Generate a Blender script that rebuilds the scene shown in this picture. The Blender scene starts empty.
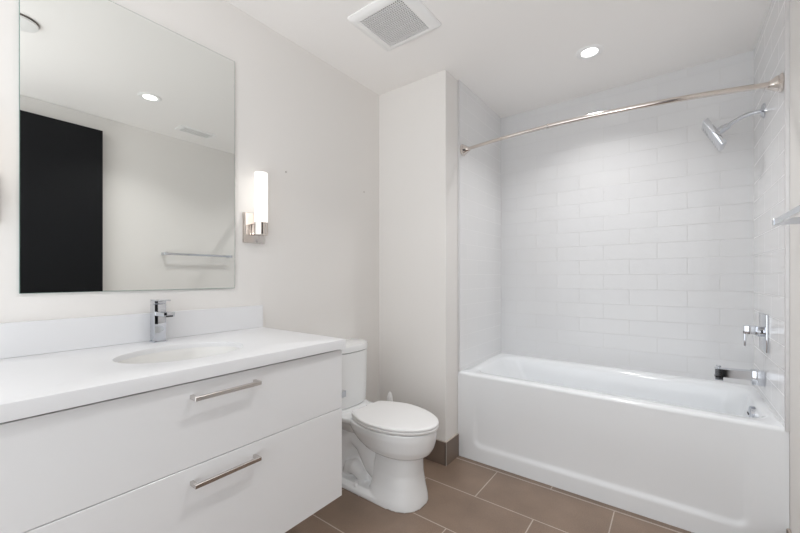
import bpy, bmesh, math, random
from mathutils import Vector, Matrix
PI = math.pi
C = bpy.context.scene.collection
S = bpy.context.scene

# ---------------------------------------------------------------- camera, world, exposure
cam_d = bpy.data.cameras.new('camera'); cam = bpy.data.objects.new('camera', cam_d); C.objects.link(cam)
cam.location = (1.704, 0.0, 1.1944); cam.rotation_euler = (PI/2, 0, 0.6438)
cam_d.sensor_width = 36.0; cam_d.lens = 364.13/800*36; cam_d.shift_y = 0.0126
cam_d.clip_start = 0.02
S.camera = cam
W = bpy.data.worlds.new('world'); S.world = W; W.use_nodes = True
W.node_tree.nodes['Background'].inputs[0].default_value = (0.94, 0.97, 1.0, 1)
W.node_tree.nodes['Background'].inputs[1].default_value = 1.9
S.view_settings.view_transform = 'Standard'; S.view_settings.look = 'None'
S.view_settings.exposure = 0.12; S.view_settings.gamma = 1.0
S.view_settings.use_curve_mapping = False
S.cycles.max_bounces = 14; S.cycles.diffuse_bounces = 12; S.cycles.glossy_bounces = 6
DOWNLIGHT = 4.4      # watts of each recessed ceiling light
SCONCE = 1.0         # emission of the sconce glass

fd = bpy.data.lights.new('bounce_fill', 'AREA'); fd.shape = 'DISK'; fd.size = 0.6; fd.energy = 14.0; fd.color = (1.0, 0.99, 0.985)
bounce_fill = bpy.data.objects.new('bounce_fill', fd); C.objects.link(bounce_fill)       # added soft fill aimed up at the ceiling, standing in for a bounced flashgun
bounce_fill.location = (1.45, -0.40, 1.0); bounce_fill.rotation_euler = (math.radians(183), 0, 0)

# ---------------------------------------------------------------- room measures
H = 2.508; XC = 0.563; XR = 2.078; PO = 0.013; Y1 = 2.020; YT = 2.179; YB = 2.920; RIM = 0.560
YN = -0.60           # near wall with the doorway behind the camera

# ---------------------------------------------------------------- materials
def mat(name, col, rough=0.5, metal=0.0, **kw):
    m = bpy.data.materials.new(name); m.use_nodes = True
    b = m.node_tree.nodes['Principled BSDF']
    b.inputs['Base Color'].default_value = (*col, 1); b.inputs['Roughness'].default_value = rough
    b.inputs['Metallic'].default_value = metal
    for k, v in kw.items(): b.inputs[k.replace('_', ' ')].default_value = v
    return m
def noise_bump(m, scale=60, strength=0.05, dist=0.002, detail=3):
    nt = m.node_tree; b = nt.nodes['Principled BSDF']
    tc = nt.nodes.new('ShaderNodeTexCoord'); n = nt.nodes.new('ShaderNodeTexNoise'); bp = nt.nodes.new('ShaderNodeBump')
    n.inputs['Scale'].default_value = scale; n.inputs['Detail'].default_value = detail
    bp.inputs['Strength'].default_value = strength; bp.inputs['Distance'].default_value = dist
    nt.links.new(tc.outputs['Object'], n.inputs['Vector']); nt.links.new(n.outputs['Fac'], bp.inputs['Height'])
    nt.links.new(bp.outputs['Normal'], b.inputs['Normal']); return m
PAINT = noise_bump(mat('wall_paint', (0.80, 0.782, 0.76), 0.6), 180, 0.15, 0.001)
CEIL = noise_bump(mat('ceiling_paint', (0.90, 0.885, 0.87), 0.8), 160, 0.15, 0.001)
PORC = mat('porcelain', (0.84, 0.85, 0.855), 0.10)
SINKM = mat('sink_ceramic', (0.75, 0.745, 0.73), 0.12)
PALEG = mat('pale_grey_metal', (0.70, 0.70, 0.69), 0.6)
PLASTIC = mat('white_plastic', (0.86, 0.86, 0.86), 0.28)
TUBM = mat('tub_enamel', (0.83, 0.85, 0.87), 0.12)
LACQ = mat('white_lacquer', (0.82, 0.825, 0.835), 0.20)
QUARTZ = noise_bump(mat('white_quartz', (0.775, 0.78, 0.795), 0.36), 300, 0.02, 0.0005)
CHROME = mat('chrome', (0.64, 0.66, 0.70), 0.06, 1.0)
NICKEL = mat('polished_nickel', (0.70, 0.645, 0.605), 0.13, 1.0)
STEEL = mat('brushed_steel', (0.62, 0.59, 0.57), 0.24, 1.0)
ALU = mat('satin_aluminium', (0.78, 0.78, 0.79), 0.45, 1.0)
MIRROR = mat('mirror_silver', (0.845, 0.86, 0.84), 0.0, 1.0)
GLASSEDGE = mat('mirror_edge', (0.22, 0.33, 0.30), 0.2, 0.3)
DARK = mat('dark_gap', (0.03, 0.03, 0.03), 0.6)
DUCT = mat('vent_interior', (0.17, 0.145, 0.135), 0.8)
GROUT = mat('pale_caulk', (0.55, 0.49, 0.44), 0.7)
WTRIM = mat('white_trim', (0.88, 0.88, 0.875), 0.4)
def emis(name, col, s):
    m = mat(name, (0.9, 0.9, 0.9), 0.3)
    b = m.node_tree.nodes['Principled BSDF']
    b.inputs['Emission Color'].default_value = (*col, 1); b.inputs['Emission Strength'].default_value = s
    return m
GLOWGLASS = emis('lit_opal_glass', (1.0, 0.94, 0.87), SCONCE)
LENS = emis('lit_lens', (1.0, 0.99, 0.98), 3.0)

def tile_mat(name, c1, c2, mortar, bw, rh, ms, rough, bump, dist, smooth=0.1, noise=0.0, rough_m=0.5, wav=0.0):
    m = mat(name, c1, rough); nt = m.node_tree; b = nt.nodes['Principled BSDF']
    uv = nt.nodes.new('ShaderNodeUVMap'); uv.uv_map = 'UVMap'
    br = nt.nodes.new('ShaderNodeTexBrick'); br.inputs['Scale'].default_value = 1.0
    br.inputs['Color1'].default_value = (*c1, 1); br.inputs['Color2'].default_value = (*c2, 1)
    br.inputs['Mortar'].default_value = (*mortar, 1)
    br.inputs['Brick Width'].default_value = bw; br.inputs['Row Height'].default_value = rh
    br.inputs['Mortar Size'].default_value = ms; br.inputs['Mortar Smooth'].default_value = smooth
    br.inputs['Bias'].default_value = 0.0
    nt.links.new(uv.outputs['UV'], br.inputs['Vector'])
    col = br.outputs['Color']
    if noise:
        n = nt.nodes.new('ShaderNodeTexNoise'); n.inputs['Scale'].default_value = 190; n.inputs['Detail'].default_value = 4
        n2 = nt.nodes.new('ShaderNodeTexNoise'); n2.inputs['Scale'].default_value = 5; n2.inputs['Detail'].default_value = 3
        nt.links.new(uv.outputs['UV'], n.inputs['Vector']); nt.links.new(uv.outputs['UV'], n2.inputs['Vector'])
        ad = nt.nodes.new('ShaderNodeMath'); ad.operation = 'ADD'
        nt.links.new(n.outputs['Fac'], ad.inputs[0]); nt.links.new(n2.outputs['Fac'], ad.inputs[1])
        mr = nt.nodes.new('ShaderNodeMapRange'); mr.inputs['From Min'].default_value = 0.6; mr.inputs['From Max'].default_value = 1.4
        mr.inputs['To Min'].default_value = 1-noise; mr.inputs['To Max'].default_value = 1+noise
        nt.links.new(ad.outputs[0], mr.inputs['Value'])
        mx = nt.nodes.new('ShaderNodeVectorMath'); mx.operation = 'SCALE'
        nt.links.new(col, mx.inputs[0]); nt.links.new(mr.outputs['Result'], mx.inputs['Scale']); col = mx.outputs[0]
    nt.links.new(col, b.inputs['Base Color'])
    r = nt.nodes.new('ShaderNodeMapRange'); r.inputs['To Min'].default_value = rough; r.inputs['To Max'].default_value = rough_m
    nt.links.new(br.outputs['Fac'], r.inputs['Value']); nt.links.new(r.outputs['Result'], b.inputs['Roughness'])
    bp = nt.nodes.new('ShaderNodeBump'); bp.invert = True
    bp.inputs['Strength'].default_value = bump; bp.inputs['Distance'].default_value = dist
    nt.links.new(br.outputs['Fac'], bp.inputs['Height'])
    last = bp
    if wav:
        nw = nt.nodes.new('ShaderNodeTexNoise'); nw.inputs['Scale'].default_value = 9; nw.inputs['Detail'].default_value = 1
        nt.links.new(uv.outputs['UV'], nw.inputs['Vector'])
        b2 = nt.nodes.new('ShaderNodeBump'); b2.inputs['Strength'].default_value = wav; b2.inputs['Distance'].default_value = 0.004
        nt.links.new(nw.outputs['Fac'], b2.inputs['Height']); nt.links.new(bp.outputs['Normal'], b2.inputs['Normal']); last = b2
    nt.links.new(last.outputs['Normal'], b.inputs['Normal'])
    return m
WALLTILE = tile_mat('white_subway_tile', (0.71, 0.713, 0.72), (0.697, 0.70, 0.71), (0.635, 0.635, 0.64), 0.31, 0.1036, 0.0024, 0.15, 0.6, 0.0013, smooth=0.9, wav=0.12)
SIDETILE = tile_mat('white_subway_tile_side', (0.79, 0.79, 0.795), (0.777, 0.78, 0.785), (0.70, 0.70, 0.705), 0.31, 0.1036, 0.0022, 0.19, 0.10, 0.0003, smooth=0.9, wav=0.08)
FLOORTILE = tile_mat('brown_floor_tile', (0.242, 0.172, 0.128), (0.222, 0.158, 0.117), (0.50, 0.43, 0.37), 0.6208, 0.3135, 0.0028, 0.36, 0.3, 0.001, noise=0.26)
BASETILE = tile_mat('brown_base_tile', (0.20, 0.15, 0.12), (0.19, 0.145, 0.115), (0.50, 0.43, 0.37), 0.6208, 0.5, 0.002, 0.38, 0.2, 0.001, noise=0.12)

# ---------------------------------------------------------------- mesh helpers
def obj(name, bm, m, parent=None, smooth=None, loc=None):
    me = bpy.data.meshes.new(name)
    bmesh.ops.recalc_face_normals(bm, faces=bm.faces[:])
    bm.to_mesh(me); bm.free()
    if isinstance(m, (list, tuple)):
        for k in m: me.materials.append(k)
    else: me.materials.append(m)
    if smooth is not None:
        me.shade_smooth()
        if smooth < 179: me.set_sharp_from_angle(angle=math.radians(smooth))
    o = bpy.data.objects.new(name, me); C.objects.link(o)
    if parent is not None: o.parent = parent
    if loc is not None: o.location = loc
    return o
def struct(name, bm, m, parent=None, **k):
    o = obj(name, bm, m, parent, **k)
    if parent is None: o['kind'] = 'structure'
    return o
def tag(o, label, cat, group=None):
    o['label'] = label; o['category'] = cat
    if group: o['group'] = group
    return o
def thing(name, label, cat, loc=(0, 0, 0), group=None):
    o = bpy.data.objects.new(name, None); C.objects.link(o); o.location = loc; o.empty_display_size = 0.05
    return tag(o, label, cat, group)
def bx(bm, a, b, bev=0.0, seg=2, mi=0, M=None):
    (x0, y0, z0), (x1, y1, z1) = a, b
    r = bmesh.ops.create_cube(bm, size=1.0)
    vs = r['verts']
    for v in vs:
        v.co = Vector((x0+(v.co.x+.5)*(x1-x0), y0+(v.co.y+.5)*(y1-y0), z0+(v.co.z+.5)*(z1-z0)))
    fs = set(f for v in vs for f in v.link_faces)
    for f in fs: f.material_index = mi
    if bev > 0:
        es = list(set(e for v in vs for e in v.link_edges))
        n0 = set(bm.verts)
        r2 = bmesh.ops.bevel(bm, geom=es, offset=bev, offset_type='OFFSET', segments=seg, profile=0.5, affect='EDGES', clamp_overlap=True)
        vs = list(set(v for f in r2['faces'] for v in f.verts) | set(v for v in vs if v.is_valid))
    if M is not None:
        bmesh.ops.transform(bm, matrix=M, verts=vs)
    return bm
def box(a, b, bev=0.0, seg=2, M=None):
    return bx(bmesh.new(), a, b, bev, seg, 0, M)
def tube(pts, rad, n=16, bm=None, caps=True):
    bm = bm or bmesh.new(); pts = [Vector(p) for p in pts]
    rads = rad if isinstance(rad, (list, tuple)) else [rad]*len(pts)
    rings = []; ref = None
    for i, p in enumerate(pts):
        a = pts[max(0, i-1)]; b = pts[min(len(pts)-1, i+1)]
        t = (b-a).normalized()
        if ref is None:
            ref = Vector((0, 0, 1)) if abs(t.z) < 0.9 else Vector((1, 0, 0))
        u = (ref - t*ref.dot(t)).normalized(); w = t.cross(u); ref = u
        rings.append([bm.verts.new(p + (u*math.cos(2*PI*k/n)+w*math.sin(2*PI*k/n))*rads[i]) for k in range(n)])
    for r0, r1 in zip(rings, rings[1:]):
        for k in range(n): bm.faces.new((r0[k], r0[(k+1) % n], r1[(k+1) % n], r1[k]))
    if caps: bm.faces.new(rings[0][::-1]); bm.faces.new(rings[-1])
    return bm
def lathe(prof, axis='Z', n=40, bm=None, c=(0, 0, 0), flip=1):
    """prof: (radius, distance along axis)"""
    bm = bm or bmesh.new(); rings = []
    for r, h in prof:
        ring = []
        for k in range(n if r > 1e-6 else 1):
            a = 2*PI*k/n; p = (r*math.cos(a), r*math.sin(a), h*flip)
            if axis == 'X': p = (p[2], p[0], p[1])
            elif axis == 'Y': p = (p[0], p[2], p[1])
            ring.append(bm.verts.new((p[0]+c[0], p[1]+c[1], p[2]+c[2])))
        rings.append(ring)
    for r0, r1 in zip(rings, rings[1:]):
        for k in range(n):
            a, b = r0[k % len(r0)], r0[(k+1) % len(r0)]; d, e = r1[k % len(r1)], r1[(k+1) % len(r1)]
            vs = []
            for v in (a, b, e, d):
                if v not in vs: vs.append(v)
            if len(vs) > 2: bm.faces.new(vs)
    return bm
def loft(rings, bm=None, cap0=True, cap1=True):
    bm = bm or bmesh.new(); R = [[bm.verts.new(p) for p in r] for r in rings]
    n = len(R[0])
    for r0, r1 in zip(R, R[1:]):
        for k in range(n): bm.faces.new((r0[k], r0[(k+1) % n], r1[(k+1) % n], r1[k]))
    if cap0: bm.faces.new(R[0][::-1])
    if cap1: bm.faces.new(R[-1])
    return bm
def rrect(x0, x1, y0, y1, r, z, n=8):
    pts = []
    for cx, cy, a0 in ((x1-r, y1-r, 0), (x0+r, y1-r, PI/2), (x0+r, y0+r, PI), (x1-r, y0+r, 1.5*PI)):
        for k in range(n+1):
            a = a0 + PI/2*k/n; pts.append(Vector((cx+r*math.cos(a), cy+r*math.sin(a), z)))
    return pts
def panel(p0, du, dv, lu, lv, thick_n, uo=(0, 0)):
    """slab whose front face carries metre UVs; p0 corner, du/dv unit vectors, thick_n vector pointing backwards"""
    bm = bmesh.new(); p0 = Vector(p0); du = Vector(du); dv = Vector(dv); tn = Vector(thick_n)
    q = [p0, p0+du*lu, p0+du*lu+dv*lv, p0+dv*lv]
    f = [bm.verts.new(p) for p in q]; b = [bm.verts.new(p+tn) for p in q]
    uvl = bm.loops.layers.uv.new('UVMap')
    faces = [bm.faces.new(f), bm.faces.new(b[::-1])]
    for k in range(4): faces.append(bm.faces.new((f[k], b[k], b[(k+1) % 4], f[(k+1) % 4])))
    for fc in faces:
        for l in fc.loops:
            d = l.vert.co - p0
            l[uvl].uv = (d.dot(du)+uo[0], d.dot(dv)+uo[1])
    return bm

# ---------------------------------------------------------------- structure
T = 0.12
fl = panel((-0.2, YN-0.3, 0), (1, 0, 0), (0, 1, 0), XR+0.4, YT+0.1-(YN-0.3), (0, 0, -0.1), (-0.2-0.843+6.5*0.6208, YN-0.3-1.8265+14*0.3135))
struct('floor', fl, FLOORTILE)
struct('floor_under_tub', box((XC-0.05, YT+0.1, -0.1), (XR+0.1, YB+0.1, 0)), GROUT)
struct('ceiling', box((-T, YN-0.3, H), (XR+T, YB+T, H+0.1)), CEIL)
struct('wall_left', box((-T, YN, 0), (0, Y1+0.02, H)), PAINT)
struct('wall_column', box((-T, Y1, 0), (XC-PO, YB+T, H), 0.002, 1), PAINT)
struct('wall_right', box((XR+PO, YN, 0), (XR+T, YB+T, H)), PAINT)
struct('wall_back', box((XC-0.02, YB+0.006, 0), (XR+0.02, YB+T, H)), PAINT)
nw = box((-T, YN-T, 0), (0.12, YN, H)); bx(nw, (2.04, YN-T, 0), (XR+T, YN, H)); bx(nw, (0.12, YN-T, 2.44), (2.04, YN, H))
struct('wall_near', nw, PAINT)

# tiled surround
zt = RIM-0.001
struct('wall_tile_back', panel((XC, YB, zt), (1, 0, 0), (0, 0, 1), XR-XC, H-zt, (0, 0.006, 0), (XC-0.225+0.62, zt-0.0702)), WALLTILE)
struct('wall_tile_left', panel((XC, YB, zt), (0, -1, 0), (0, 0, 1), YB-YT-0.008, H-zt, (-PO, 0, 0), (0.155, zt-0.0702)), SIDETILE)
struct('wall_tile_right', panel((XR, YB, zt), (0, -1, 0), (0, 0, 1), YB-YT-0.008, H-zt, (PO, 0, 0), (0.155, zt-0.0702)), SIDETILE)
struct('trim_1', box((XC-PO, YT, RIM), (XC+0.0015, YT+0.008, H), 0.0015, 1), ALU)
struct('trim_2', box((XR-0.0015, YT-0.002, RIM-0.012), (XR+PO, YT+0.008, H), 0.0015, 1), ALU)

# brown tile baseboards
def baseb(name, p0, du, L, n, uo):
    t = 0.011; bm = panel(p0, du, (0, 0, 1), L, 0.145, Vector(n)*t, (uo, 0.05))
    o = struct(name, bm, BASETILE)
    return o
baseb('baseboard_column', (0.011, Y1-0.011, 0.0), (1, 0, 0), XC-PO, (0, 1, 0), 0.05)
baseb('baseboard_column_side', (XC-PO+0.011, Y1-0.011, 0.0), (0, 1, 0), YT-Y1+0.011-0.003, (-1, 0, 0), 0.05)
baseb('baseboard_left', (0.011, YN, 0.0), (0, 1, 0), Y1-0.011-YN, (-1, 0, 0), 0.1)
baseb('baseboard_right', (XR+PO-0.011, YN, 0.0), (0, 1, 0), YT-0.004-YN, (1, 0, 0), 0.2)
capb = box((0.0, Y1-0.009, 0.145), (XC-PO, Y1, 0.149)); bx(capb, (XC-PO, Y1-0.009, 0.145), (XC-PO+0.009, YT-0.004, 0.149))
bx(capb, (0, YN, 0.145), (0.009, Y1, 0.149)); bx(capb, (XR+PO-0.009, YN, 0.145), (XR+PO, YT-0.004, 0.149))
bx(capb, (XC-PO+0.008, Y1-0.0122, 0), (XC-PO+0.0122, Y1-0.0080, 0.147))
struct('trim_3', capb, GROUT)
struct('trim_4', box((XC-PO+0.01, YT-0.036, -0.001), (XR+PO-0.01, YT-0.0325, 0.0006)), GROUT)

# dark slab door standing open against the right wall (seen in the mirror)
dr = bmesh.new(); bx(dr, (XR-0.055, 0.03, 0.012), (XR-0.012, 0.917, 2.378), 0.002, 1)
BLACK = noise_bump(mat('black_stained_wood', (0.004, 0.0045, 0.006), 0.5, Specular_IOR_Level=0.22), 12, 0.2, 0.002)
door = struct('door_1', dr, BLACK)
hn = lathe([(0, 0), (0.026, 0), (0.026, 0.006), (0.01, 0.008), (0.01, 0.045), (0, 0.045)], 'X', 24, c=(XR-0.055, 0.1, 0.95), flip=-1)
bx(hn, (XR-0.106, 0.09, 0.94), (XR-0.094, 0.21, 0.96), 0.003)
obj('door_handle', hn, STEEL, door, 30)
hg = bmesh.new()
for z in (0.25, 1.2, 2.15): tube([(XR-0.010, 0.026, z-0.05), (XR-0.010, 0.026, z+0.05)], 0.007, 12, hg)
obj('hinge', hg, STEEL, door, 40)

# ---------------------------------------------------------------- bathtub
tub = thing('bathtub', 'white alcove bathtub with a recessed apron panel, between tiled walls', 'bathtub', ((XC+XR)/2, YT, 0))
ox = (XC+XR)/2
def L(pts): return [(p[0]-ox, p[1]-YT, p[2]) for p in pts]
tx0, tx1, ty0, ty1 = XC-PO+0.001, XR+PO-0.001, YT+0.001, YB+0.005
rings = []
rings.append(rrect(tx0+0.004, tx1-0.004, ty0+0.03, ty1, 0.004, 0.30))
rings.append(rrect(tx0+0.004, tx1-0.004, ty0+0.03, ty1, 0.004, RIM-0.021))
rings.append(rrect(tx0, tx1, ty0, ty1, 0.004, RIM-0.020))
rings.append(rrect(tx0, tx1, ty0, ty1, 0.004, RIM-0.013))
rings.append(rrect(tx0, tx1, ty0+0.003, ty1, 0.004, RIM-0.006))
rings.append(rrect(tx0, tx1, ty0+0.010, ty1, 0.004, RIM-0.001))
rings.append(rrect(tx0, tx1, ty0+0.018, ty1, 0.004, RIM))
# basin opening
bx0, bx1, by0, by1 = tx0+0.078, tx1-0.048, ty0+0.095, ty1-0.065
def basin(ins, z, r, le=0.0, re=0.0): return rrect(bx0+ins+le, bx1-ins-re, by0+ins, by1-ins, r, z)
rings.append(basin(-0.012, RIM-0.002, 0.10))
rings.append(basin(-0.004, RIM-0.006, 0.10))
rings.append(basin(0.006, RIM-0.016, 0.10))
rings.append(basin(0.013, RIM-0.035, 0.10, 0.004))
rings.append(basin(0.022, RIM-0.10, 0.10, 0.03, 0.003))
rings.append(basin(0.034, RIM-0.20, 0.10, 0.09, 0.008))
rings.append(basin(0.048, RIM-0.30, 0.11, 0.16, 0.014))
rings.append(basin(0.062, RIM-0.36, 0.11, 0.20, 0.02))
rings.append(basin(0.085, RIM-0.395, 0.10, 0.235, 0.03))
rings.append(basin(0.125, RIM-0.41, 0.08, 0.27, 0.05))
obj('basin', loft([L(r) for r in rings], cap0=False), TUBM, tub, 60)
# apron with a recessed panel: height field across the front
def sstep(e0, e1, x):
    t = max(0.0, min(1.0, (x-e0)/(e1-e0))); return t*t*(3-2*t)
def apron():
    bm = bmesh.new(); nx, nz = 150, 60; z0, z1 = 0.0, RIM-0.018
    px0, px1, pz0, pz1, r = XC+0.095, XR-0.10, 0.085, 0.50, 0.06
    V = []
    for j in range(nz+1):
        row = []
        for i in range(nx+1):
            x = tx0 + (tx1-tx0)*i/nx; z = z0+(z1-z0)*j/nz
            cx, cz = (px0+px1)/2, (pz0+pz1)/2
            dx = abs(x-cx)-((px1-px0)/2-r); dz = abs(z-cz)-((pz1-pz0)/2-r)
            d = math.hypot(max(dx, 0), max(dz, 0))+min(max(dx, dz), 0)-r
            depth = 0.011*(1-sstep(-0.030, 0.0, d))
            depth *= 1-sstep(0.12, 0.46, z)      # the panel dies out towards the rim
            y = ty0 + 0.0005 + depth
            row.append(bm.verts.new((x-ox, y-YT, z)))
        V.append(row)
    for j in range(nz):
        for i in range(nx): bm.faces.new((V[j][i], V[j][i+1], V[j+1][i+1], V[j+1][i]))
    # depth behind
    top = [bm.verts.new((v.co.x, 0.05, v.co.z)) for v in V[-1]]
    for i in range(nx): bm.faces.new((V[-1][i], V[-1][i+1], top[i+1], top[i]))
    for e, s in ((0, 1), (nx, -1)):
        bk = [bm.verts.new((V[j][e].co.x, 0.05, V[j][e].co.z)) for j in range(nz+1)]
        for j in range(nz): bm.faces.new((V[j][e], V[j+1][e], bk[j+1], bk[j]))
    return bm
obj('apron', apron(), TUBM, tub, 60)
ofl = lathe([(0, 0.014), (0.020, 0.0135), (0.034, 0.011), (0.039, 0.006), (0.039, -0.01)], 'X', 32, c=(0, 0, 0), flip=-1)
of = obj('overflow_plate', ofl, CHROME, tub, 40, loc=(bx1-0.0210-ox, 2.53-YT, 0.503))
sl = bmesh.new(); bx(sl, (-0.0165, -0.018, -0.004), (-0.0135, 0.018, 0.004), 0.001, 1)
obj('slot', sl, DARK, of)
obj('drain', lathe([(0, 0.004), (0.02, 0.004), (0.032, 0.002), (0.035, 0)], 'Z', 28), CHROME, tub, 40, loc=(1.80-ox, 2.55-YT, RIM-0.410))

# ---------------------------------------------------------------- shower fittings
YS = 2.612
# curved tension rod
rod = thing('shower_rod', 'long curved polished metal shower rod spanning the tub opening', 'shower rod', (XC, 2.225, 2.045))
zl, zr_ = 2.048, 2.024
def rodp(t):
    x = 0.02+t*(XR-XC-0.04); return Vector((x, -0.095*4*t*(1-t), (zr_-zl)*t+(zl-2.045)))
obj('outer_tube', tube([rodp(t/40) for t in range(0, 16)], 0.0105, 20), NICKEL, rod, 50)
obj('inner_tube', tube([rodp(t/40) for t in range(15, 41)], 0.0125, 20), NICKEL, rod, 50)
jp = rodp(14.9/40); jq = rodp(15.2/40)
obj('joint_collar', tube([jp, jq], 0.0142, 20), STEEL, rod, 40)
fpro = [(0.0, 0), (0.038, 0), (0.040, 0.004), (0.036, 0.009), (0.032, 0.012), (0.033, 0.017), (0.027, 0.026), (0.018, 0.040), (0.0145, 0.052), (0, 0.053)]
obj('end_flange', lathe(fpro, 'X', 32, c=(0.0005, 0, zl-2.045)), NICKEL, rod, 35)
obj('end_flange', lathe(fpro, 'X', 32, c=(XR-XC-0.0005, 0, zr_-2.045), flip=-1), NICKEL, rod, 35)
# shower head
sh = thing('wall_shower', 'square chrome shower head on a bent arm below the rod end', 'shower head', (XR, YS, 2.045))
obj('wall_flange', lathe([(0, 0), (0.037, 0), (0.037, 0.005), (0.028, 0.011), (0.014, 0.015), (0, 0.015)], 'X', 32, flip=-1), CHROME, sh, 35)
arm = []
P = [Vector((0, 0, 0)), Vector((-0.06, 0, -0.002)), Vector((-0.105, 0, -0.016)), Vector((-0.152, 0, -0.055))]
def bez(P, t):
    a = [p.copy() for p in P]
    while len(a) > 1: a = [a[i].lerp(a[i+1], t) for i in range(len(a)-1)]
    return a[0]
obj('arm', tube([Vector((0, 0, 0)), Vector((-0.03, 0, 0))]+[bez([Vector((-0.03, 0, 0)), Vector((-0.085, 0, 0)), Vector((-0.145, 0, -0.047))], t/10) for t in range(1, 11)], 0.0100, 18), CHROME, sh, 60)
n = Vector((-0.886, 0, -0.464)); d = Vector((0.464, 0, -0.886))
hc = Vector((-0.188, 0, -0.075))    # centre of the head's back
jt = Vector((-0.145, 0, -0.047))
obj('swivel_joint', tube([jt-n*0.012, jt-n*0.003, jt, jt+n*0.010, jt+n*0.016, hc+n*0.001], [0.012, 0.017, 0.017, 0.016, 0.019, 0.019], 24), CHROME, sh, 40)
M = Matrix(((d.x, 0, n.x, hc.x), (d.y, 1, n.y, hc.y), (d.z, 0, n.z, hc.z), (0, 0, 0, 1)))
head = bmesh.new(); bx(head, (-0.082, -0.072, 0), (0.082, 0.072, 0.024), 0.003, 2, 0, M)
hd = obj('head', head, CHROME, sh, 35)
noz = bmesh.new()
for i in range(9):
    for j in range(9):
        bx(noz, (-0.066+i*0.0165-0.0015, -0.060+j*0.015-0.0015, 0.0235), (-0.066+i*0.0165+0.0015, -0.060+j*0.015+0.0015, 0.0242), 0, 1, 0, M)
obj('nozzle', noz, mat('grey_rubber', (0.35, 0.36, 0.38), 0.6), hd)['kind'] = 'stuff'
# valve
vv = thing('shower_valve', 'square chrome mixer valve plate with a lever, above the tub spout', 'shower valve', (XR, 2.600, 0.912))
obj('plate', box((-0.010, -0.092, -0.094), (0, 0.092, 0.094), 0.002, 2), CHROME, vv, 35)
obj('stem', lathe([(0, 0), (0.026, 0), (0.026, 0.024), (0.019, 0.026), (0.019, 0.03), (0, 0.03)], 'X', 32, c=(-0.007, 0, 0), flip=-1), CHROME, vv, 35)
lv = box((-0.080, -0.022, -0.014), (-0.028, 0.022, 0.028), 0.002, 2)
bx(lv, (-0.080, -0.016, -0.078), (-0.072, 0.016, 0.0), 0.002, 2)
obj('lever', lv, CHROME, vv, 35)
# spout
sp = thing('tub_spout', 'rectangular chrome tub spout with a pull-up diverter, over the rim', 'tub spout', (XR, YS, 0.674))
s1 = box((-0.050, -0.030, -0.036), (0, 0.030, 0.036), 0.003, 2)
s2 = bmesh.new()
def sect(x, zlo, zhi, w): return [Vector((x, -w, zlo)), Vector((x, w, zlo)), Vector((x, w, zhi)), Vector((x, -w, zhi))]
loft([sect(-0.045, -0.012, 0.030, 0.026), sect(-0.15, -0.016, 0.026, 0.026), sect(-0.194, -0.020, 0.025, 0.026)], s2)
bx(s2, (-0.194, -0.026, -0.036), (-0.160, 0.026, -0.012), 0.001, 1)
obj('wall_block', s1, CHROME, sp, 35)
o = obj('spout_body', s2, CHROME, sp)
md = o.modifiers.new('b', 'BEVEL'); md.width = 0.0018; md.segments = 2
obj('diverter_knob', lathe([(0.005, 0), (0.005, 0.008), (0.010, 0.009), (0.011, 0.013), (0.009, 0.017), (0, 0.018)], 'Z', 20, c=(-0.178, 0, 0.024)), CHROME, sp, 35)

# ---------------------------------------------------------------- vanity
VY0, VY1 = 0.070, 1.0685
van = thing('vanity_cabinet', 'white wall-hung bathroom vanity with two wide drawers under the countertop', 'cabinet', (0.3, 0.566, 0.283))
def V_(bm): bmesh.ops.translate(bm, verts=bm.verts[:], vec=(-0.3, -0.566, -0.283)); return bm
body = bmesh.new()
bx(body, (0.001, VY0, 0.283), (0.579, VY0+0.018, 0.8975)); bx(body, (0.001, VY1-0.018, 0.283), (0.579, VY1, 0.8975))
bx(body, (0.001, VY0+0.018, 0.283), (0.579, VY1-0.018, 0.301)); bx(body, (0.001, VY0+0.018, 0.301), (0.015, VY1-0.018, 0.8975))

obj('body', V_(body), LACQ, van)
for z0, z1, nm in ((0.650, 0.8905, 'up'), (0.2832, 0.6475, 'lo')):
    d_ = obj('drawer', V_(box((0.581, VY0, z0), (0.600, VY1, z1), 0.0012, 1)), LACQ, van)
    zc = 0.868 if nm == 'up' else 0.610
    zc = 0.850 if nm == 'up' else 0.604
    h = bmesh.new(); ya, yb = 0.471, 0.676
    bx(h, (0.626, ya, zc-0.006), (0.636, yb, zc+0.006), 0.001, 1)
    bx(h, (0.600, ya, zc-0.006), (0.627, ya+0.010, zc+0.006), 0.001, 1)
    bx(h, (0.600, yb-0.010, zc-0.006), (0.627, yb, zc+0.006), 0.001, 1)
    hh = obj('handle', V_(h), STEEL, d_, 35)
    # drawer box behind the front
    db = bmesh.new(); bx(db, (0.06, VY0+0.03, z0+0.02), (0.581, VY0+0.042, z1-0.10)); bx(db, (0.06, VY1-0.042, z0+0.02), (0.581, VY1-0.03, z1-0.10))
    bx(db, (0.06, VY0+0.042, z0+0.02), (0.581, VY1-0.042, z0+0.03)); bx(db, (0.06, VY0+0.042, z0+0.03), (0.072, VY1-0.042, z1-0.10))
    obj('drawer_box', V_(db), LACQ, d_)
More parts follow.
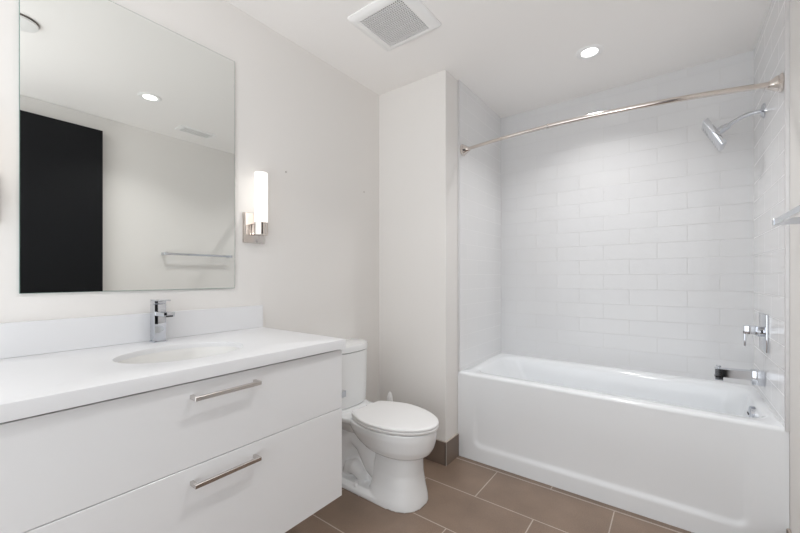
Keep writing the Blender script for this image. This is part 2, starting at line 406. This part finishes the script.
# countertop with an oval cut-out
SX, SY, SA, SB = 0.345, 0.562, 0.197, 0.150
ct = thing('countertop', 'white quartz countertop with raised backsplash on the vanity', 'countertop', (0.3, 0.566, 0.898))
def top_slab():
    bm = bmesh.new(); z0, z1 = 0.898, 0.936; x0, x1, y0, y1 = 0.001, 0.6165, 0.062, 1.0735
    N = 96
    def outer(a):
        cx, cy = math.cos(a), math.sin(a)
        t = min([((x1 if cx > 0 else x0)-SX)/cx if abs(cx) > 1e-9 else 1e9, ((y1 if cy > 0 else y0)-SY)/cy if abs(cy) > 1e-9 else 1e9])
        return (SX+t*cx, SY+t*cy)
    angs = [2*PI*k/N for k in range(N)] + [math.atan2(y-SY, x-SX) % (2*PI) for x in (x0, x1) for y in (y0, y1)]
    angs = sorted(angs)
    rr = [(a, 'o') for a in angs]
    ringO = [outer(a) for a in angs]
    def ell(a, k=0.0):
        # point of ellipse along the direction a
        c, s = math.cos(a), math.sin(a); r = 1/math.sqrt((c/(SB+k))**2+(s/(SA+k))**2); return (SX+r*c, SY+r*s)
    def inset(p, e): return (min(max(p[0], x0+e), x1-e), min(max(p[1], y0+e), y1-e))
    zi = 0.9155
    rings = [[(*ell(a), zi) for a in angs], [(*inset(p, 0.022), zi) for p in ringO], [(*inset(p, 0.022), z0) for p in ringO], [(*p, z0) for p in ringO], [(*p, z1-0.003) for p in ringO], [(*inset(p, 0.0009), z1-0.0009) for p in ringO],
             [(*inset(p, 0.003), z1) for p in ringO], [(*ell(a, 0.003), z1) for a in angs], [(*ell(a, 0.0009), z1-0.0009) for a in angs], [(*ell(a), z1-0.003) for a in angs]]
    R = [[bm.verts.new(p) for p in r] for r in rings]; n = len(angs)
    R.append(R[0])
    for r0, r1 in zip(R, R[1:]):
        for k in range(n): bm.faces.new((r0[k], r0[(k+1) % n], r1[(k+1) % n], r1[k]))
    bmesh.ops.translate(bm, verts=bm.verts[:], vec=(-0.3, -0.566, -0.898)); return bm
obj('slab', top_slab(), QUARTZ, ct, 30)
bsp = box((0.001, 0.062, 0.9362), (0.020, 1.073, 1.0475), 0.0012, 1)
bmesh.ops.translate(bsp, verts=bsp.verts[:], vec=(-0.3, -0.566, -0.898)); obj('backsplash', bsp, QUARTZ, ct, 30)
# basin
sink = thing('sink', 'oval white undermount sink set in the countertop below the faucet', 'sink', (SX, SY, 0.889))
def ellr(k, z, n=64): return [Vector(((SB+k)*math.cos(2*PI*i/n), (SA+k)*math.sin(2*PI*i/n), z-0.889)) for i in range(n)]
bw = loft([ellr(0.022, 0.9145), ellr(0.009, 0.9145), ellr(0.008, 0.911), ellr(0.004, 0.898), ellr(-0.009, 0.860), ellr(-0.028, 0.805), ellr(-0.055, 0.776), ellr(-0.09, 0.760), ellr(-0.125, 0.755)], cap0=False)
o = obj('bowl', bw, SINKM, sink, 60)
md = o.modifiers.new('s', 'SOLIDIFY'); md.thickness = 0.010; md.offset = 1
obj('drain', lathe([(0.0, 0.004), (0.018, 0.004), (0.022, 0.001), (0.024, 0)], 'Z', 28, c=(0, 0, 0.7555-0.889)), CHROME, sink, 40)
# faucet
fa = thing('faucet', 'square chrome single-hole faucet on the countertop behind the sink', 'faucet', (0.0625, 0.582, 0.936))
fb = box((-0.0225, -0.0205, 0.003), (0.0225, 0.0205, 0.150), 0.0015, 2)
obj('body', fb, CHROME, fa, 30)
obj('base_flange', box((-0.026, -0.024, 0.0003), (0.026, 0.024, 0.004), 0.001, 1), CHROME, fa, 30)
fs = box((0.020, -0.0195, 0.106), (0.108, 0.0195, 0.122), 0.0015, 2); obj('spout', fs, CHROME, fa, 30)
obj('aerator', box((0.088, -0.012, 0.1045), (0.1085, 0.012, 0.1105)), DARK, fa)
lh = box((-0.0225, -0.0205, 0.151), (0.0225, 0.0205, 0.163), 0.0015, 2); bx(lh, (-0.0225, -0.0205, 0.163), (0.066, 0.0205, 0.168), 0.001, 1)
obj('lever', lh, CHROME, fa, 30)

# mirror
mi = thing('wall_mirror', 'large frameless rectangular mirror on the wall above the backsplash', 'mirror', (0, 0.5655, 1.139))
obj('glass_plate', box((0.002, -0.3625, 0.0), (0.0095, 0.3625, 1.0935)), GLASSEDGE, mi)
obj('mirror_face', box((0.0095, -0.3610, 0.0015), (0.0105, 0.3610, 1.092)), MIRROR, mi)

# sconces
def sconce(y, label):
    t = thing('wall_sconce', label, 'wall light', (0, y+0.007, 1.363), 'lit sconces beside the mirror')
    obj('backplate', box((0.0005, -0.058, 0.0), (0.012, 0.058, 0.150), 0.002, 2), NICKEL, t, 35)
    obj('arm', box((0.010, -0.020, 0.040), (0.062, 0.020, 0.095), 0.002, 2), NICKEL, t, 35)
    obj('cup', lathe([(0, 0.036), (0.030, 0.036), (0.033, 0.038), (0.033, 0.097), (0.031, 0.099), (0, 0.099)], 'Z', 40, c=(0.072, 0, 0)), NICKEL, t, 35)
    obj('glass_shade', lathe([(0, 0.0992), (0.0300, 0.0992), (0.0310, 0.102), (0.0310, 0.341), (0.029, 0.344), (0, 0.344)], 'Z', 40, c=(0.072, 0, 0)), GLOWGLASS, t, 35)
    return t
sconce(1.022, 'lit cylinder sconce on a nickel bracket, right of the mirror')
sconce(0.094, 'lit cylinder sconce on a nickel bracket, left of the mirror')

# little wall anchors
for y, z, w in ((1.224, 1.769, 'nearer the lit sconce'), (1.857, 1.777, 'nearer the corner above the toilet')):
    a_ = obj('wall_screw', lathe([(0, 0.004), (0.003, 0.0035), (0.0045, 0.001), (0.0045, 0)], 'X', 14), STEEL, None, 40, loc=(0.0, y, z))
    tag(a_, 'tiny metal screw in the white wall, ' + w, 'screw')

# ---------------------------------------------------------------- ceiling fittings
def downlight(x, y, label):
    t = thing('recessed_light', label, 'ceiling light', (x, y, H), 'recessed ceiling lights')
    obj('trim_ring', lathe([(0.044, -0.0018), (0.050, -0.005), (0.060, -0.0065), (0.071, -0.004), (0.074, -0.0002)], 'Z', 48), WTRIM, t, 60)
    obj('lens', lathe([(0, -0.0020), (0.0445, -0.0020)], 'Z', 48), LENS, t)
    ld = bpy.data.lights.new('downlight', 'AREA'); ld.shape = 'DISK'; ld.size = 0.08; ld.energy = DOWNLIGHT; ld.spread = math.radians(122)
    ld.color = (1.0, 0.992, 0.985)
    lo = bpy.data.objects.new('bulb', ld); C.objects.link(lo); lo.parent = t; lo.location = (0, 0, -0.012)
downlight(1.312, 2.370, 'round recessed ceiling light over the front edge of the bathtub')
downlight(1.382, 1.033, 'round recessed ceiling light nearer the camera, seen reflected in the mirror')
# exhaust fan
fan = thing('exhaust_fan_grille', 'square white exhaust fan cover with a mesh grille on the ceiling', 'vent', (0.559, 1.482, H))
hx, hy, gx, gy = 0.184, 0.168, 0.128, 0.125
fr = [rrect(-hx, hx, -hy, hy, 0.018, 0.0), rrect(-hx, hx, -hy, hy, 0.018, -0.006), rrect(-hx+0.010, hx-0.010, -hy+0.010, hy-0.010, 0.014, -0.016),
      rrect(-gx-0.006, gx+0.006, -gy-0.006, gy+0.006, 0.004, -0.022), rrect(-gx, gx, -gy, gy, 0.003, -0.020), rrect(-gx, gx, -gy, gy, 0.003, -0.002)]
obj('frame', loft(fr, cap0=False, cap1=False), WTRIM, fan, 40)
obj('interior', box((-gx, -gy, -0.003), (gx, gy, -0.001)), DUCT, fan)
g = bmesh.new(); ng = 21
for k in range(1, ng):
    x = -gx+2*gx*k/ng; bx(g, (x-0.0022, -gy, -0.0205), (x+0.0022, gy, -0.0165))
    y = -gy+2*gy*k/ng; bx(g, (-gx, y-0.0022, -0.0205), (gx, y+0.0022, -0.0165))
obj('grille', g, WTRIM, fan)
# supply register (mirror only)
reg = thing('air_register', 'small white louvred air register on the ceiling, seen in the mirror', 'vent', (1.79, 1.535, H))
rf = [rrect(-0.075, 0.075, -0.150, 0.150, 0.004, 0), rrect(-0.073, 0.073, -0.148, 0.148, 0.004, -0.006), rrect(-0.050, 0.050, -0.122, 0.122, 0.003, -0.008), rrect(-0.050, 0.050, -0.122, 0.122, 0.003, -0.002)]
obj('frame', loft(rf, cap0=False, cap1=False), WTRIM, reg, 40)
obj('interior', box((-0.05, -0.122, -0.003), (0.05, 0.122, -0.001)), PALEG, reg)
for k in range(12):
    y = -0.112+k*0.0204
    obj('louver', box((-0.030, -0.0065, -0.0015), (0.05, 0.0065, 0), 0, 1, Matrix.Translation((0, y, -0.006)) @ Matrix.Rotation(0.3, 4, 'X')), WTRIM, reg)
# smoke detector
sd = thing('smoke_detector', 'round white smoke detector on the ceiling, seen in the mirror corner', 'smoke detector', (0.995, 0.318, H))
obj('base', lathe([(0, -0.001), (0.076, -0.001), (0.076, -0.006), (0.070, -0.008), (0, -0.008)], 'Z', 48), DUCT, sd, 30)
obj('cover', lathe([(0.072, -0.008), (0.075, -0.010), (0.073, -0.018), (0.060, -0.022), (0.0, -0.023)], 'Z', 48), WTRIM, sd, 35)

# towel bar on the right wall
tb = thing('towel_bar', 'square chrome towel bar on the right wall in front of the tub', 'towel bar', (XR+PO, 1.68, 1.404))
obj('bar', box((-0.078, -0.318, -0.010), (-0.064, 0.318, 0.010), 0.001, 1), CHROME, tb, 35)
for s in (-1, 1):
    obj('post', box((-0.080, s*0.306-0.011, -0.0125), (0, s*0.306+0.011, 0.0125), 0.001, 1), CHROME, tb, 35)

# toilet paper holder on the vanity's end panel
tp = thing('toilet_paper_holder', 'chrome toilet paper holder on the end of the vanity', 'toilet paper holder', (0.545, 1.0685, 0.682))
obj('post', box((-0.014, 0.0003, -0.014), (0.014, 0.066, 0.014), 0.002, 1), CHROME, tp, 35)
obj('arm', box((-0.130, 0.050, -0.007), (-0.012, 0.064, 0.007), 0.002, 1), CHROME, tp, 35)

# ---------------------------------------------------------------- toilet
TY = 1.586
toi = thing('toilet', 'white two-piece toilet with closed lid between the vanity and the corner', 'toilet', (0.2, TY, 0))
def egg(x0, x1, w, z, n=56, wide=0.5, pb=2.6, pf=2.0, wb=1.0):
    """plan outline pointing to +x; widest at fraction 'wide' of its length"""
    xm = x0+(x1-x0)*wide; pts = []
    for k in range(n):
        a = 2*PI*k/n; c, s = math.cos(a), math.sin(a)
        p = pf if c >= 0 else pb
        r = 1/((abs(c)**p+abs(s)**p)**(1/p))
        lx = (x1-xm) if c >= 0 else (xm-x0)
        pts.append(Vector((xm+r*c*lx-0.2, r*s*w, z)))
    return pts
bm = bmesh.new()
# bowl
loft([egg(0.36, 0.640, 0.085, 0.250), egg(0.34, 0.672, 0.120, 0.257), egg(0.31, 0.697, 0.142, 0.275), egg(0.27, 0.713, 0.158, 0.302), egg(0.235, 0.721, 0.166, 0.33), egg(0.21, 0.728, 0.174, 0.365), egg(0.20, 0.730, 0.176, 0.402)], bm)
# front pedestal
loft([egg(0.360, 0.668, 0.136, 0.0, wide=.45, pb=4, pf=2.4), egg(0.363, 0.665, 0.132, 0.03, wide=.45, pb=4, pf=2.4), egg(0.375, 0.654, 0.117, 0.09, wide=.45, pb=4, pf=2.4), egg(0.385, 0.645, 0.104, 0.16, wide=.45, pb=4, pf=2.4), egg(0.39, 0.645, 0.097, 0.225, wide=.45, pb=4, pf=2.4), egg(0.38, 0.643, 0.095, 0.28, wide=.45)], bm)
# foot plate running back
loft([egg(0.07, 0.60, 0.140, 0.0, pb=4, pf=3), egg(0.07, 0.60, 0.138, 0.025, pb=4, pf=3), egg(0.085, 0.58, 0.118, 0.045, pb=4, pf=3)], bm)
# trapway core and its bulges
loft([egg(0.09, 0.50, 0.060, 0.0, pb=4), egg(0.09, 0.48, 0.050, 0.2, pb=4), egg(0.06, 0.5, 0.075, 0.37, pb=4)], bm)
tube([(0.52-0.2, 0, 0.115), (0.44-0.2, 0, 0.10), (0.36-0.2, 0, 0.15), (0.28-0.2, 0, 0.245), (0.20-0.2, 0, 0.27), (0.14-0.2, 0, 0.21), (0.12-0.2, 0, 0.10), (0.12-0.2, 0, 0.01)], [0.085, 0.088, 0.086, 0.080, 0.078, 0.078, 0.078, 0.078], 24, bm)
for s in (-1, 1):
    tube([(0.10, s*0.05, 0.05), (0.085, s*0.062, 0.085), (0.045, s*0.065, 0.105), (0.0, s*0.06, 0.09), (-0.03, s*0.05, 0.04)], [0.035, 0.042, 0.044, 0.042, 0.035], 18, bm)
# tank deck
loft([egg(0.02, 0.36, 0.085, 0.30, pb=5, wide=.4), egg(0.02, 0.38, 0.13, 0.36, pb=5, wide=.4), egg(0.02, 0.40, 0.150, 0.38, pb=5, wide=.4), egg(0.02, 0.40, 0.152, 0.402, pb=5, wide=.4), ], bm)
loft([egg(0.02, 0.19, 0.13, 0.38, pb=5, pf=5), egg(0.02, 0.19, 0.135, 0.416, pb=5, pf=5)], bm)
o = obj('bowl', bm, PORC, toi, 179)
md = o.modifiers.new('r', 'REMESH'); md.mode = 'VOXEL'; md.voxel_size = 0.005; md.use_smooth_shade = True
md = o.modifiers.new('s', 'SMOOTH'); md.iterations = 5; md.factor = 0.5
for s in (-1, 1):
    obj('bolt_cap', lathe([(0.014, 0), (0.014, 0.010), (0.010, 0.020), (0, 0.023)], 'Z', 20, c=(0.10, s*0.118, 0.036)), PLASTIC, toi, 50)
# seat and lid
def lidr(e, z, n=48):
    x0, x1, w, wb = 0.262+e, 0.738-e, 0.183-e, 0.121-e; xm = 0.455; pts = []
    for k in range(n+1):
        a = -PI/2+PI*k/n; pts.append(Vector((xm+(x1-xm)*math.cos(a)**1.08-0.2 if abs(math.cos(a)) > 1e-9 else xm-0.2, w*math.sin(a), z)))
    side = []
    for k in range(1, 15):
        t = k/15; side.append((xm-(xm-x0)*t, wb+(w-wb)*math.cos(t*PI/2)**1.0))
    pts += [Vector((x-0.2, y, z)) for x, y in side]
    pts += [Vector((x0-0.2+0.006, wb+0.001, z)), Vector((x0-0.2, wb-0.006, z)), Vector((x0-0.2, -wb+0.006, z)), Vector((x0-0.2+0.006, -wb-0.001, z))]
    pts += [Vector((x-0.2, -y, z)) for x, y in side[::-1]]
    return pts
seat = obj('seat', loft([lidr(0.008, 0.4055), lidr(0.002, 0.407), lidr(0.0, 0.411), lidr(0.0, 0.417), lidr(0.004, 0.420)]), PLASTIC, toi, 50)
lid = obj('lid', loft([lidr(0.007, 0.4225), lidr(0.001, 0.4240), lidr(-0.001, 0.429), lidr(0.0, 0.4345), lidr(0.004, 0.4375), lidr(0.012, 0.439), lidr(0.08, 0.4405)]), PLASTIC, toi, 50)
for s in (-1, 1):
    obj('hinge', tube([(0.040, s*0.06-0.02, 0.416), (0.040, s*0.06+0.02, 0.416)], 0.011, 16), PLASTIC, toi, 40)
# tank
def tankr(w, x1, z, n=72, xb=0.02, p=2.5):
    pts = []
    for k in range(n):
        a = PI*k/(n-1)-PI/2; c, s = math.cos(a), math.sin(a)
        r = 1/((abs(c)**p+abs(s)**p)**(1/p))
        pts.append(Vector((xb+0.05+r*c*(x1-xb-0.05)-0.2, r*s*w, z)))
    pts.append(Vector((xb-0.2, w-0.006, z))); pts.append(Vector((xb-0.2, -w+0.006, z)))
    return pts
obj('tank', loft([tankr(0.148, 0.172, 0.417), tankr(0.156, 0.180, 0.425), tankr(0.160, 0.185, 0.50), tankr(0.162, 0.188, 0.742)]), PORC, toi, 35)
obj('tank_lid', loft([tankr(0.161, 0.187, 0.745), tankr(0.166, 0.192, 0.748), tankr(0.167, 0.193, 0.775), tankr(0.162, 0.188, 0.785), tankr(0.142, 0.169, 0.790)]), PORC, toi, 35)
lever = lathe([(0, 0), (0.014, 0), (0.014, 0.010), (0, 0.010)], 'Y', 20, c=(-0.10, -0.158, 0.70), flip=-1)
bx(lever, (-0.105, -0.176, 0.694), (-0.040, -0.167, 0.706), 0.003, 2)
obj('flush_lever', lever, CHROME, toi, 40)

# toilet brush in its holder, behind the toilet
tbx, tby = 0.190, 1.905
hold = obj('brush_holder', lathe([(0, 0.0), (0.052, 0.0), (0.055, 0.01), (0.045, 0.17), (0.042, 0.17), (0.050, 0.012), (0, 0.010)], 'Z', 32), PLASTIC, None, 40, loc=(tbx, tby, 0.001))
tag(hold, 'white brush holder on the floor behind the toilet', 'brush holder')
br = thing('toilet_brush', 'white toilet brush handle standing behind the toilet near the corner', 'brush', (tbx, tby, 0.014))
obj('bristles', lathe([(0, 0.0), (0.028, 0.008), (0.033, 0.03), (0.030, 0.06), (0.008, 0.07)], 'Z', 24), PLASTIC, br, 50)
obj('handle', loft([[Vector((w*math.cos(2*PI*k/16), tk*math.sin(2*PI*k/16), z)) for k in range(16)] for w, tk, z in ((0.007, 0.007, 0.06), (0.008, 0.008, 0.24), (0.017, 0.014, 0.30), (0.023, 0.018, 0.345), (0.020, 0.016, 0.375), (0.011, 0.010, 0.403), (0.003, 0.003, 0.411))]), PLASTIC, br, 50)
